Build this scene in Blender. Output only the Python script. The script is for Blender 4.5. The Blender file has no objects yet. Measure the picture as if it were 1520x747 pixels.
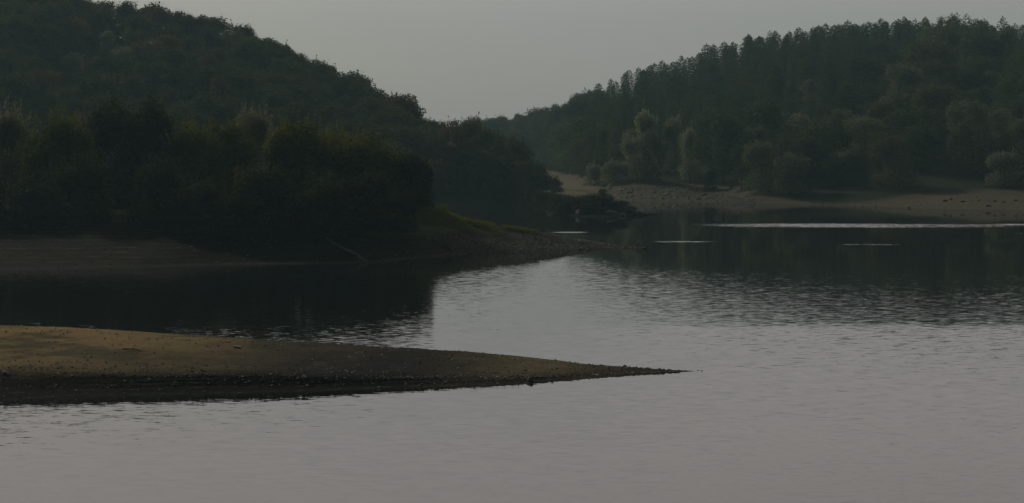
import bpy, math, random
import numpy as np
R = math.radians
random.seed(7)
rng = np.random.default_rng(11)
scene = bpy.context.scene
col = scene.collection

# ------------------------------------------------------------------ camera
W0, H0, F = 1520.0, 747.0, 2836.0
CAMZ, T = 15.0, math.atan(158.5 / 2836.0)
cam_d = bpy.data.cameras.new('camera')
cam = bpy.data.objects.new('camera', cam_d)
col.objects.link(cam)
cam.location = (0, 0, CAMZ)
cam.rotation_euler = (math.pi / 2 - T, 0, 0)
cam_d.sensor_width = 36
cam_d.lens = 36 * F / W0
cam_d.clip_end = 6000
scene.camera = cam
cT, sT = math.cos(T), math.sin(T)


def wx(px, y, z):
    """world x of the photo column px at distance y and height z"""
    a = np.arctan2(np.asarray(z, float) - CAMZ, y)
    v = np.tan(a + T)
    return y * (px - W0 / 2) / F / (cT + v * sT)


def zat(py, y):
    return CAMZ + y * math.tan(math.atan((H0 / 2 - py) / F) - T)


def yat(py, z=0.0):
    return (z - CAMZ) / math.tan(math.atan((H0 / 2 - py) / F) - T)


def pyof(y, z):
    return H0 / 2 - F * np.tan(np.arctan2(np.asarray(z) - CAMZ, y) + T)


# ------------------------------------------------------------------ noise
_perm = np.random.default_rng(3).random((256, 256))


def vnoise(x, y):
    xi, yi = np.floor(x).astype(int), np.floor(y).astype(int)
    fx, fy = x - xi, y - yi
    fx, fy = fx * fx * (3 - 2 * fx), fy * fy * (3 - 2 * fy)
    g = lambda a, b: _perm[a & 255, b & 255]
    return (g(xi, yi) * (1 - fx) + g(xi + 1, yi) * fx) * (1 - fy) + (g(xi, yi + 1) * (1 - fx) + g(xi + 1, yi + 1) * fx) * fy - 0.5


def fbm(x, y, s, o=4):
    t, a = 0, 1.0
    for k in range(o):
        t = t + a * vnoise(x / s + 17.3 * k, y / s + 9.1 * k)
        s, a = s * 0.5, a * 0.5
    return t


# ------------------------------------------------------------------ scene helpers
def tag(o, label=None, cat=None, group=None, kind=None):
    if label: o['label'] = label
    if cat: o['category'] = cat
    if group: o['group'] = group
    if kind: o['kind'] = kind
    return o


def link(name, data, parent=None, mat=None):
    o = bpy.data.objects.new(name, data)
    col.objects.link(o)
    if parent: o.parent = parent
    if mat and data is not None and not data.materials: data.materials.append(mat)
    return o


def mesh_from(name, V, Fc, smooth=False):
    me = bpy.data.meshes.new(name)
    V = np.asarray(V, dtype=np.float32)
    if isinstance(Fc, np.ndarray):
        n, k = Fc.shape
        me.vertices.add(len(V)); me.vertices.foreach_set('co', V.ravel())
        me.loops.add(n * k); me.loops.foreach_set('vertex_index', Fc.astype(np.int32).ravel())
        me.polygons.add(n)
        me.polygons.foreach_set('loop_start', np.arange(0, n * k, k, dtype=np.int32))
        me.polygons.foreach_set('loop_total', np.full(n, k, dtype=np.int32))
        me.update(calc_edges=True)
    else:
        me.from_pydata([tuple(v) for v in V], [], Fc)
        me.update()
    if smooth:
        me.polygons.foreach_set('use_smooth', np.ones(len(me.polygons), dtype=bool))
    me.validate()
    return me


# ------------------------------------------------------------------ materials
def nodes(m):
    m.use_nodes = True
    nt = m.node_tree
    nt.nodes.clear()
    out = nt.nodes.new('ShaderNodeOutputMaterial')
    return nt, out


def N(nt, t, **kw):
    n = nt.nodes.new(t)
    for k, v in kw.items():
        if k in n.bl_rna.properties: setattr(n, k, v)
        else: n.inputs[k].default_value = v
    return n


def MATH(nt, op, a, b=None, clamp=False):
    n = nt.nodes.new('ShaderNodeMath'); n.operation = op; n.use_clamp = clamp
    for i, v in enumerate((a, b)):
        if v is None: continue
        if hasattr(v, 'links'): nt.links.new(v, n.inputs[i])
        else: n.inputs[i].default_value = v
    return n.outputs[0]


def MIX(nt, fac, a, b):
    n = nt.nodes.new('ShaderNodeMix'); n.data_type = 'RGBA'
    for s, v in ((n.inputs[0], fac), (n.inputs[6], a), (n.inputs[7], b)):
        if hasattr(v, 'links'): nt.links.new(v, s)
        else: s.default_value = v if s is n.inputs[0] else (*v, 1)
    return n.outputs[2]


def SMOOTH(nt, v, lo, hi):
    n = nt.nodes.new('ShaderNodeMapRange'); n.interpolation_type = 'SMOOTHSTEP'
    nt.links.new(v, n.inputs[0])
    n.inputs[1].default_value = lo; n.inputs[2].default_value = hi
    return n.outputs[0]


def NOISE(nt, vec, scale, detail=4, rough=0.55, color=False):
    n = nt.nodes.new('ShaderNodeTexNoise')
    n.inputs['Scale'].default_value = scale; n.inputs['Detail'].default_value = detail; n.inputs['Roughness'].default_value = rough
    if vec is not None: nt.links.new(vec, n.inputs['Vector'])
    return n.outputs['Color' if color else 'Fac']


def foliage(name, dark, light, brown=None, trans=0.4):
    """leaf material: colour varies per tree and per leaf; leaves let light through"""
    m = bpy.data.materials.new(name)
    nt, out = nodes(m)
    at = N(nt, 'ShaderNodeAttribute', attribute_name='leaf_tone')
    oi = N(nt, 'ShaderNodeObjectInfo')
    f = MATH(nt, 'ADD', MATH(nt, 'MULTIPLY', at.outputs['Fac'], 0.5), MATH(nt, 'MULTIPLY', oi.outputs['Random'], 0.5))
    c = MIX(nt, f, dark, light)
    if brown:
        r2 = MATH(nt, 'FRACT', MATH(nt, 'MULTIPLY', oi.outputs['Random'], 7.31))
        c = MIX(nt, SMOOTH(nt, r2, 0.62, 0.95), c, brown)
    d = N(nt, 'ShaderNodeBsdfDiffuse'); t = N(nt, 'ShaderNodeBsdfTranslucent')
    nt.links.new(c, d.inputs[0])
    hs = N(nt, 'ShaderNodeHueSaturation', Hue=0.485, Saturation=1.15, Value=1.25)
    nt.links.new(c, hs.inputs['Color']); nt.links.new(hs.outputs[0], t.inputs[0])
    g = N(nt, 'ShaderNodeBsdfGlossy', Roughness=0.45)
    g.inputs[0].default_value = (0.9, 0.9, 0.85, 1)
    mx = N(nt, 'ShaderNodeMixShader', Fac=trans)
    nt.links.new(d.outputs[0], mx.inputs[1]); nt.links.new(t.outputs[0], mx.inputs[2])
    mg = N(nt, 'ShaderNodeMixShader', Fac=0.010)
    nt.links.new(mx.outputs[0], mg.inputs[1]); nt.links.new(g.outputs[0], mg.inputs[2])
    nt.links.new(mg.outputs[0], out.inputs[0])
    return m


def ground_mat(name, fn, rough=0.95, bump=(3.0, 0.15)):
    m = bpy.data.materials.new(name)
    nt, out = nodes(m)
    p = N(nt, 'ShaderNodeBsdfPrincipled', Roughness=rough)
    p.inputs['Specular IOR Level'].default_value = 0.02
    geo = N(nt, 'ShaderNodeNewGeometry')
    sep = N(nt, 'ShaderNodeSeparateXYZ')
    nt.links.new(geo.outputs['Position'], sep.inputs[0])
    c = fn(nt, geo.outputs['Position'], sep.outputs[0], sep.outputs[1], sep.outputs[2])
    nt.links.new(c, p.inputs['Base Color'])
    if bump:
        b = N(nt, 'ShaderNodeBump', Strength=0.6, Distance=bump[1])
        nt.links.new(NOISE(nt, geo.outputs['Position'], bump[0], 6, 0.65), b.inputs['Height'])
        nt.links.new(b.outputs[0], p.inputs['Normal'])
    nt.links.new(p.outputs[0], out.inputs[0])
    return m


def sand_fn(nt, pos, x, y, z):
    big = NOISE(nt, pos, 0.09, 5, 0.6)
    mid = NOISE(nt, pos, 0.5, 6, 0.65)
    fine = NOISE(nt, pos, 4.0, 4, 0.7)
    dry = MIX(nt, mid, (0.21, 0.142, 0.050), (0.34, 0.235, 0.098))
    olive = MIX(nt, fine, (0.055, 0.050, 0.026), (0.155, 0.137, 0.076))
    # drier, sandier ground high on the bar towards its broad end; mossy silt along the middle and towards the tip
    sx = SMOOTH(nt, MATH(nt, 'ADD', x, MATH(nt, 'MULTIPLY', big, 26)), -30, 6)
    c = MIX(nt, MATH(nt, 'MULTIPLY', sx, 0.8), dry, olive)
    patch = SMOOTH(nt, MATH(nt, 'ADD', big, MATH(nt, 'MULTIPLY', mid, 0.6)), 0.74, 0.92)
    c = MIX(nt, MATH(nt, 'MULTIPLY', patch, 0.85), c, MIX(nt, fine, (0.035, 0.034, 0.018), (0.075, 0.068, 0.036)))
    c = MIX(nt, MATH(nt, 'MULTIPLY', SMOOTH(nt, NOISE(nt, pos, 1.6, 5, 0.75), 0.52, 0.70), 0.55), c, (0.03, 0.027, 0.014))
    zz = MATH(nt, 'ADD', z, MATH(nt, 'MULTIPLY', MATH(nt, 'SUBTRACT', mid, 0.5), 0.55))
    wet = SMOOTH(nt, zz, 1.62, 0.62)
    left = SMOOTH(nt, MATH(nt, 'ADD', x, MATH(nt, 'MULTIPLY', big, 8)), 8, -4)
    low = SMOOTH(nt, zz, 0.42, 0.12)
    wet = MATH(nt, 'MAXIMUM', MATH(nt, 'MULTIPLY', wet, left), MATH(nt, 'MULTIPLY', low, 0.75))
    mud = MIX(nt, fine, (0.009, 0.0085, 0.007), (0.022, 0.020, 0.015))  # wet mud, its dark colour also carrying the front slope's shade
    # old waterlines: thin pale lines of dried silt and grit at fixed levels
    ph = MATH(nt, 'FRACT', MATH(nt, 'MULTIPLY', MATH(nt, 'ADD', z, MATH(nt, 'ADD', MATH(nt, 'MULTIPLY', big, 0.5), MATH(nt, 'MULTIPLY', mid, 0.16))), 5.2))
    ln = MATH(nt, 'MULTIPLY', SMOOTH(nt, ph, 0.80, 0.93), SMOOTH(nt, NOISE(nt, pos, 0.8, 6, 0.8), 0.46, 0.66))
    mud = MIX(nt, MATH(nt, 'MULTIPLY', ln, 0.75), mud, (0.13, 0.115, 0.078))
    c = MIX(nt, wet, c, mud)
    grain = NOISE(nt, pos, 2.2, 8, 0.85)
    c = MIX(nt, MATH(nt, 'MULTIPLY', SMOOTH(nt, grain, 0.50, 0.72), 0.65), c, (0.022, 0.020, 0.012))
    c = MIX(nt, MATH(nt, 'MULTIPLY', SMOOTH(nt, grain, 0.42, 0.28), 0.35), c, (0.26, 0.22, 0.14))
    speck = SMOOTH(nt, NOISE(nt, pos, 9.0, 2, 0.5), 0.66, 0.74)
    return MIX(nt, MATH(nt, 'MULTIPLY', speck, 0.6), c, (0.27, 0.25, 0.20))


def bank_fn(nt, pos, x, y, z):
    big = NOISE(nt, pos, 0.07, 5, 0.6)
    mid = NOISE(nt, pos, 0.45, 6, 0.65)
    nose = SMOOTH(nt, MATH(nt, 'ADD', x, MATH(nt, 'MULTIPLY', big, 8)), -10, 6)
    earth = MIX(nt, nose, MIX(nt, SMOOTH(nt, MATH(nt, 'ADD', x, MATH(nt, 'MULTIPLY', big, 6)), -46, -36), MIX(nt, mid, (0.015, 0.013, 0.008), (0.046, 0.039, 0.024)), MIX(nt, mid, (0.007, 0.006, 0.004), (0.022, 0.019, 0.012))), MIX(nt, mid, (0.030, 0.028, 0.017), (0.105, 0.094, 0.058)))  # shrub shadow on the middle bank put into darker earth
    grass = MIX(nt, NOISE(nt, pos, 1.5, 4), (0.05, 0.068, 0.016), (0.10, 0.12, 0.035))
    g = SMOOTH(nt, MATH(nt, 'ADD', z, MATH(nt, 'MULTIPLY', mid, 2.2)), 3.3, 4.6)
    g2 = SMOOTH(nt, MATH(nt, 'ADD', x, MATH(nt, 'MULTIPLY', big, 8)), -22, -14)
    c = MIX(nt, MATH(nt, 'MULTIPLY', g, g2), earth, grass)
    ph = MATH(nt, 'FRACT', MATH(nt, 'MULTIPLY', MATH(nt, 'ADD', z, MATH(nt, 'MULTIPLY', big, 0.35)), 2.6))
    ln = MATH(nt, 'MULTIPLY', SMOOTH(nt, ph, 0.72, 0.9), SMOOTH(nt, NOISE(nt, pos, 0.5, 5, 0.7), 0.40, 0.65))
    c = MIX(nt, MATH(nt, 'MULTIPLY', MATH(nt, 'MULTIPLY', ln, 0.6), MATH(nt, 'MAXIMUM', nose, SMOOTH(nt, x, -36, -44))), c, (0.12, 0.10, 0.065))
    c = MIX(nt, SMOOTH(nt, z, 0.35, 0.05), c, (0.04, 0.035, 0.026))
    speck = SMOOTH(nt, NOISE(nt, pos, 3.0, 2, 0.5), 0.68, 0.76)
    return MIX(nt, MATH(nt, 'MULTIPLY', speck, 0.5), c, (0.30, 0.28, 0.22))


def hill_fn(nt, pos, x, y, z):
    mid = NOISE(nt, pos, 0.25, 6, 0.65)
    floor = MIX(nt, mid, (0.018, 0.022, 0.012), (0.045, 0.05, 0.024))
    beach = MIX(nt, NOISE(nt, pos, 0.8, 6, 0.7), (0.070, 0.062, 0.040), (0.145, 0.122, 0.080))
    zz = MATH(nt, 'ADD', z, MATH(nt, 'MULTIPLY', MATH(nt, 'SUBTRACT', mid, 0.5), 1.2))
    c = MIX(nt, SMOOTH(nt, MATH(nt, 'ADD', zz, MATH(nt, 'MULTIPLY', MATH(nt, 'MULTIPLY', SMOOTH(nt, x, 60, 78), SMOOTH(nt, MATH(nt, 'ADD', x, MATH(nt, 'MULTIPLY', mid, 16)), 126, 82)), 4.0)), 3.6, 4.6), beach, floor)  # tree shade on the middle beach painted in with the floor colour
    speck = SMOOTH(nt, NOISE(nt, pos, 1.3, 3, 0.6), 0.60, 0.70)
    c = MIX(nt, MATH(nt, 'MULTIPLY', MATH(nt, 'MULTIPLY', speck, 0.45), SMOOTH(nt, z, 4.0, 3.2)), c, (0.05, 0.05, 0.045))
    return MIX(nt, SMOOTH(nt, z, 0.25, 0.02), c, (0.075, 0.062, 0.04))


def woodfloor_fn(nt, pos, x, y, z):
    return MIX(nt, NOISE(nt, pos, 0.25, 6, 0.65), (0.018, 0.022, 0.012), (0.045, 0.05, 0.024))


def field_fn(nt, pos, x, y, z):
    m = NOISE(nt, pos, 0.05, 6, 0.65)
    c = MIX(nt, m, (0.13, 0.11, 0.066), (0.19, 0.16, 0.10))
    g = SMOOTH(nt, NOISE(nt, pos, 0.03, 4, 0.6), 0.52, 0.60)
    near = SMOOTH(nt, y, 560, 500)
    return MIX(nt, MATH(nt, 'MULTIPLY', g, near), c, (0.06, 0.075, 0.025))


def spit_fn(nt, pos, x, y, z):
    m = NOISE(nt, pos, 0.3, 6, 0.7)
    c = MIX(nt, m, (0.028, 0.026, 0.018), (0.07, 0.06, 0.04))
    top = SMOOTH(nt, MATH(nt, 'ADD', z, m), 3.6, 4.4)
    c = MIX(nt, top, c, (0.15, 0.13, 0.075))  # dark slope colour stands in for headland shade, paler top for sunlit sand
    return MIX(nt, SMOOTH(nt, z, 0.9, 0.3), c, (0.014, 0.013, 0.010))


M = {}
M['sand'] = ground_mat('sandbar silt', sand_fn, 0.9, (6.0, 0.10))
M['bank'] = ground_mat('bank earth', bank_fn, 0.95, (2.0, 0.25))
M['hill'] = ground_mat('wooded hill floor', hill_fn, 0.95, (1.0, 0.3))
M['woodfloor'] = ground_mat('leaf litter', woodfloor_fn, 0.95, None)
M['field'] = ground_mat('dry pasture', field_fn, 0.95, None)
M['spit'] = ground_mat('spit earth', spit_fn, 0.95, (1.2, 0.3))


def plain(name, a, b, scale=2.0, rough=0.85, spec=0.3):
    m = bpy.data.materials.new(name)
    nt, out = nodes(m)
    p = N(nt, 'ShaderNodeBsdfPrincipled', Roughness=rough)
    p.inputs['Specular IOR Level'].default_value = spec
    tc = N(nt, 'ShaderNodeTexCoord')
    nz = NOISE(nt, tc.outputs['Object'], scale, 6, 0.65)
    nt.links.new(MIX(nt, SMOOTH(nt, nz, 0.3, 0.7), a, b), p.inputs['Base Color'])
    bp = N(nt, 'ShaderNodeBump', Strength=0.5, Distance=0.05)
    nt.links.new(nz, bp.inputs['Height']); nt.links.new(bp.outputs[0], p.inputs['Normal'])
    nt.links.new(p.outputs[0], out.inputs[0])
    return m


M['bark'] = plain('bark', (0.045, 0.035, 0.025), (0.09, 0.075, 0.055), 1.5)
M['stone_dark'] = plain('dark stone', (0.035, 0.034, 0.03), (0.085, 0.08, 0.068), 3)
M['stone_grey'] = plain('grey stone', (0.14, 0.13, 0.11), (0.26, 0.245, 0.20), 3)
M['stone_pale'] = plain('pale stone', (0.30, 0.28, 0.23), (0.45, 0.42, 0.35), 3)
M['driftwood'] = plain('wet driftwood', (0.03, 0.025, 0.018), (0.06, 0.05, 0.036), 6)
M['feather'] = plain('dark plumage', (0.008, 0.009, 0.009), (0.02, 0.02, 0.018), 8, 0.5)
M['beak'] = plain('horn beak', (0.10, 0.085, 0.05), (0.16, 0.13, 0.08), 8, 0.5)
M['grass'] = foliage('bank grass', (0.055, 0.075, 0.015), (0.12, 0.14, 0.04), None, 0.45)
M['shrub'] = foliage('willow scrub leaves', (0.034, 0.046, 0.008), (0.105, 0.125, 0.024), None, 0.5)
M['shrub_dark'] = foliage('dark scrub leaves', (0.012, 0.018, 0.006), (0.031, 0.040, 0.012), None, 0.4)  # dark leaves, deepened to stand in for shade on the lower row
M['painted_glint'] = foliage('leaves with painted glint', (0.04, 0.05, 0.022), (0.17, 0.18, 0.11), None, 0.4)  # bright glints painted as paler leaf colour, no extra gloss
M['silver'] = foliage('silvery leaves', (0.13, 0.145, 0.085), (0.24, 0.26, 0.15), None, 0.4)
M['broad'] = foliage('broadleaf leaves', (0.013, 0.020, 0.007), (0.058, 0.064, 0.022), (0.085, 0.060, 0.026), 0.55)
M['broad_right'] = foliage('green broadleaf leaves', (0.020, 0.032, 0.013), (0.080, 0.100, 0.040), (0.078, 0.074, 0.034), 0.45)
M['conifer'] = foliage('conifer needles', (0.016, 0.034, 0.018), (0.074, 0.118, 0.060), (0.080, 0.088, 0.044), 0.42)
M['pale'] = foliage('pale grey green leaves', (0.11, 0.12, 0.07), (0.21, 0.21, 0.13), None, 0.45)
M['willow'] = foliage('grey green willow leaves', (0.075, 0.090, 0.045), (0.15, 0.165, 0.085), None, 0.45)


# ------------------------------------------------------------------ water
def water_mat():
    m = bpy.data.materials.new('lake water')
    nt, out = nodes(m)
    geo = N(nt, 'ShaderNodeNewGeometry')
    sep = N(nt, 'ShaderNodeSeparateXYZ')
    nt.links.new(geo.outputs['Position'], sep.inputs[0])
    x, y = sep.outputs[0], sep.outputs[1]

    def scaled(sx, sy, off=0.0):
        mp = N(nt, 'ShaderNodeMapping')
        mp.inputs['Scale'].default_value = (sx, sy, 1); mp.inputs['Location'].default_value = (off, off * 0.7, off * 1.3)
        nt.links.new(geo.outputs['Position'], mp.inputs[0])
        return mp.outputs[0]
    r1 = NOISE(nt, scaled(2.1, 8.0), 1.0, 5, 0.65, True)
    r2 = NOISE(nt, scaled(0.85, 3.3, 31), 1.0, 2, 0.5, True)
    gust = NOISE(nt, scaled(0.012, 0.045, 77), 1.0, 4, 0.6)
    edge = MATH(nt, 'MULTIPLY', MATH(nt, 'SUBTRACT', NOISE(nt, scaled(0.06, 0.12, 11), 1.0, 4, 0.65), 0.5), 14)
    yy = MATH(nt, 'ADD', y, edge)
    # how ruffled the surface is: calm far arm, light ripple across the middle, steadier breeze near the viewer
    calm = SMOOTH(nt, yy, 268, 205)
    near = MATH(nt, 'MULTIPLY', SMOOTH(nt, yy, 161, 153), SMOOTH(nt, x, -2, 18))
    amp = MATH(nt, 'ADD', 0.0035, MATH(nt, 'MULTIPLY', calm, WAVE_MID))
    amp = MATH(nt, 'ADD', amp, MATH(nt, 'MULTIPLY', near, WAVE_NEAR))
    amp = MATH(nt, 'MULTIPLY', amp, MATH(nt, 'ADD', 0.55, MATH(nt, 'MULTIPLY', gust, 0.9)))

    # wind streaks: narrow ruffled patches lying on the calm far water
    def streak(x0, x1, y0, y1, a, soft=0.35):
        cx, cy, rx, ry = (x0 + x1) / 2, (y0 + y1) / 2, (x1 - x0) / 2, (y1 - y0) / 2
        wob = MATH(nt, 'MULTIPLY', MATH(nt, 'SUBTRACT', NOISE(nt, scaled(0.035, 0.10, cx), 1.0, 4, 0.6), 0.5), ry * 1.2)
        dx = MATH(nt, 'DIVIDE', MATH(nt, 'SUBTRACT', x, cx), rx)
        dy = MATH(nt, 'DIVIDE', MATH(nt, 'ADD', MATH(nt, 'SUBTRACT', y, cy), wob), ry)
        d = MATH(nt, 'ADD', MATH(nt, 'MULTIPLY', dx, dx), MATH(nt, 'MULTIPLY', dy, dy))
        return MATH(nt, 'MULTIPLY', SMOOTH(nt, d, 1.0, 1.0 - soft), a)
    tot = None
    for s in STREAKS:
        v = streak(*s)
        tot = v if tot is None else MATH(nt, 'ADD', tot, v)
    lee = MATH(nt, 'ADD', MATH(nt, 'MULTIPLY', amp, 0.12), MATH(nt, 'ADD', tot, MATH(nt, 'MULTIPLY', near, 0.020)))
    amp = MATH(nt, 'ADD', amp, tot)

    def slope(c):
        v = N(nt, 'ShaderNodeVectorMath', operation='SUBTRACT')
        nt.links.new(c, v.inputs[0]); v.inputs[1].default_value = (0.5, 0.5, 0.5)
        return v.outputs[0]
    add = N(nt, 'ShaderNodeVectorMath', operation='ADD')
    nt.links.new(slope(r1), add.inputs[0]); nt.links.new(slope(r2), add.inputs[1])
    sc = N(nt, 'ShaderNodeVectorMath', operation='SCALE')
    nt.links.new(add.outputs[0], sc.inputs[0]); nt.links.new(MATH(nt, 'MULTIPLY', amp, 4.0), sc.inputs['Scale'])
    s2 = N(nt, 'ShaderNodeSeparateXYZ'); nt.links.new(sc.outputs[0], s2.inputs[0])
    cb = N(nt, 'ShaderNodeCombineXYZ'); cb.inputs[2].default_value = 1
    nt.links.new(MATH(nt, 'MULTIPLY', s2.outputs[0], 0.6), cb.inputs[0]); nt.links.new(MATH(nt, 'SUBTRACT', s2.outputs[1], lee), cb.inputs[1])  # the faces of the ripples turned to the near shore show most
    nm = N(nt, 'ShaderNodeVectorMath', operation='NORMALIZE'); nt.links.new(cb.outputs[0], nm.inputs[0])
    p = N(nt, 'ShaderNodeBsdfPrincipled', Roughness=0.03, IOR=1.33)
    p.inputs['Base Color'].default_value = (0.010, 0.013, 0.0115, 1)
    nt.links.new(nm.outputs[0], p.inputs['Normal'])
    nt.links.new(p.outputs[0], out.inputs[0])
    return m


WAVE_MID, WAVE_NEAR = 0.0175, 0.016


def px_streak(px0, px1, py0, py1, a, soft=0.5):
    y0, y1 = yat(py1), yat(py0)
    ym = (y0 + y1) / 2
    return (float(wx(px0, ym, 0)), float(wx(px1, ym, 0)), y0, y1, a, soft)


STREAKS = [px_streak(950, 1640, 329.8, 340.0, 0.056, .98), px_streak(1460, 1660, 332, 335, 0.05, .9), px_streak(950, 1085, 357.4, 360.2, 0.030, .95),
           px_streak(1215, 1375, 362.0, 364.8, 0.030, .95), px_streak(1330, 1700, 355, 362, 0.012, .9), px_streak(815, 880, 344, 346, 0.026, .95),
           px_streak(1490, 1580, 345, 347.4, 0.03, .9)]

XL, XR, YN, YF = -760, 760, -60, 1480
water = link('water', mesh_from('water', [(XL, YN, 0), (XR, YN, 0), (XR, YF, 0), (XL, YF, 0)], [(0, 1, 2, 3)]), None, water_mat())
tag(water, kind='structure')


# ------------------------------------------------------------------ lofted terrain
class Loft:
    def __init__(self, name, keys, nc, nseg, mat, smooth=4, nz=None, kind='structure'):
        keys = sorted(keys, key=lambda k: k[0])
        kp = np.array([k[0] for k in keys], float)
        Yk = np.array([[r[0] for r in k[1]] for k in keys]); Zk = np.array([[r[1] for r in k[1]] for k in keys])
        self.px = np.unique(np.concatenate([np.linspace(kp[0], kp[-1], nc)]))
        K = Yk.shape[1]
        sm = lambda a: np.convolve(np.pad(a, 6, mode='edge'), np.ones(13) / 13, 'valid')
        Yc = np.stack([sm(np.interp(self.px, kp, Yk[:, j])) for j in range(K)], 1)
        Zc = np.stack([sm(np.interp(self.px, kp, Zk[:, j])) for j in range(K)], 1)
        ts = np.concatenate([np.linspace(j, j + 1, nseg[j], endpoint=False) for j in range(K - 1)] + [[K - 1]])
        self.ts = ts
        Y = np.stack([np.interp(ts, np.arange(K), Yc[i]) for i in range(len(self.px))])
        Z = np.stack([np.interp(ts, np.arange(K), Zc[i]) for i in range(len(self.px))])
        for _ in range(smooth):
            for A in (Y, Z):
                A[:, 1:-1] = (A[:, :-2] + 2 * A[:, 1:-1] + A[:, 2:]) / 4
        X = wx(self.px[:, None], Y, Z)
        if nz: Z = Z + nz(X, Y, Z)
        self.X, self.Y, self.Z = X, Y, Z
        n, m = Y.shape
        V = np.stack([X, Y, Z], -1).reshape(-1, 3)
        i, j = np.meshgrid(np.arange(n - 1), np.arange(m - 1), indexing='ij')
        a = (i * m + j).ravel()
        Fc = np.stack([a, a + m, a + m + 1, a + 1], 1)
        self.ob = link(name, mesh_from(name, V, Fc, True), None, mat)
        tag(self.ob, kind=kind)

    def colm(self, px):
        f = np.interp(px, self.px, np.arange(len(self.px)))
        i = int(min(max(f, 0), len(self.px) - 2)); u = f - i
        g = lambda A: A[i] * (1 - u) + A[i + 1] * u
        return g(self.X), g(self.Y), g(self.Z)

    def at(self, px, t):
        X, Y, Z = self.colm(px)
        return tuple(float(np.interp(t, self.ts, A)) for A in (X, Y, Z))

    def hit(self, px, py):
        """the first ground point of column px seen at row py"""
        X, Y, Z = self.colm(px)
        q = pyof(Y, Z)
        for k in range(len(q) - 1):
            if (q[k] - py) * (q[k + 1] - py) <= 0 and q[k] != q[k + 1] and Z[k + 1] > -0.15:
                u = (q[k] - py) / (q[k] - q[k + 1])
                return tuple(float(A[k] * (1 - u) + A[k + 1] * u) for A in (X, Y, Z))
        k = int(np.argmin(np.abs(q - py)))
        return float(X[k]), float(Y[k]), float(Z[k])


def bar_col(px, wl, bz, bp, cp, cz):
    cp = cp - 5.0 * min(max(cz - .3, 0), 1)
    yw = yat(wl); yb = yat(bp, bz); yc = yat(cp, cz)
    return (px, [(yw - 6, -0.7), (yw, -0.02), (yb, bz), (yc, cz), (yc + max(cz * 4.2, 1.2), -0.12), (yc + max(cz * 4.2, 1.2) + 7, -0.9)])


def bar_nz(X, Y, Z):
    f = np.clip(Z / 0.9, 0, 1)
    n = fbm(X * 0.5, Y, 2.2, 5) * 0.13 * f
    # little steps left by the falling water on the low front
    s = (np.sin(Z * 2 * math.pi * 5 + fbm(X * 0.35, Y * 0.35, 3.0) * 5)) * 0.014 * np.clip(fbm(X, Y, 4, 3) * 2 + .6, 0, 1.4) * np.clip((1.3 - Z) / 0.3, 0, 1) * np.clip(Z / 0.05, 0, 1)
    return n + s + fbm(X * 0.3, Y * 0.5, 9, 3) * 0.10 * f


sandbar = Loft('sandbar', [
    bar_col(-520, 602, 1.5, 552, 474, 2.1), bar_col(-200, 596, 1.4, 549, 477, 2.0), bar_col(0, 590, 1.3, 546, 482, 1.9), bar_col(200, 585, 1.2, 548, 491, 1.65),
    bar_col(350, 581, 1.0, 552, 500.5, 1.4), bar_col(500, 577.5, .75, 556, 510, 1.1), bar_col(640, 574, .5, 558, 517.5, .85),
    bar_col(760, 570, .35, 558, 525.5, .62), bar_col(870, 563, .16, 556, 538.5, .36), bar_col(940, 558, .10, 553.5, 544.5, .2), bar_col(990, 554.3, .05, 552.5, 548.6, .10), bar_col(1025, 552, .015, 551.2, 550.6, .03), bar_col(1050, 552, -.06, 551.4, 551, -.05)],
    520, [4, 30, 40, 12, 4], M['sand'], 45, bar_nz)


def bank_col(px, wl, ty, tp, by, bz, ey, ez, my=None, mp=None):
    """waterline row, ridge at distance ty seen at row tp, then back ground"""
    yw = yat(wl); tz = zat(tp, ty)
    if my is None: my, mz = (yw + ty) / 2, tz * 0.46
    else: mz = zat(mp, my)
    return (px, [(yw - 8, -1.0), (yw, 0.0), (my, mz), (ty, tz), (by, bz), (ey, ez)])


def bank_nz(X, Y, Z):
    f = np.clip(Z / 0.8, 0, 1)
    return fbm(X, Y, 7, 5) * 0.45 * f + fbm(X * 0.4, Y, 1.5, 3) * 0.16 * f


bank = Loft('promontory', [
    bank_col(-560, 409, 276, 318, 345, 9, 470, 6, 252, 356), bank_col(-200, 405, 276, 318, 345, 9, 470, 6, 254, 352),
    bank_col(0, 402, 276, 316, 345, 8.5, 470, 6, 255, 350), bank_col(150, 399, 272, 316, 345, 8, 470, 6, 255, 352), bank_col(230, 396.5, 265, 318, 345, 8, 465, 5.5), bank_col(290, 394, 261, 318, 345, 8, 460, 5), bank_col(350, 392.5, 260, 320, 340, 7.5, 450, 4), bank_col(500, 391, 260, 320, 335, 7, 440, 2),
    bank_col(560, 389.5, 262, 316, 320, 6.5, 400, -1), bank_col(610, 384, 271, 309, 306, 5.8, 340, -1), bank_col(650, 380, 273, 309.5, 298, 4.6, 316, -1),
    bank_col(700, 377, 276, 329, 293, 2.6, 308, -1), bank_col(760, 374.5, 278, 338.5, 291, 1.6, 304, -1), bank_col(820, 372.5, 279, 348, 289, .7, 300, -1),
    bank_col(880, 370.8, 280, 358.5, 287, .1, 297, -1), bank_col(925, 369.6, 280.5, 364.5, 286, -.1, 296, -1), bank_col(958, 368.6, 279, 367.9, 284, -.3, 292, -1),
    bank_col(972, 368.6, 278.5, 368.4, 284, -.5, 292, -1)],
    430, [4, 26, 26, 16, 6], M['bank'], 5, bank_nz)
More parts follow.
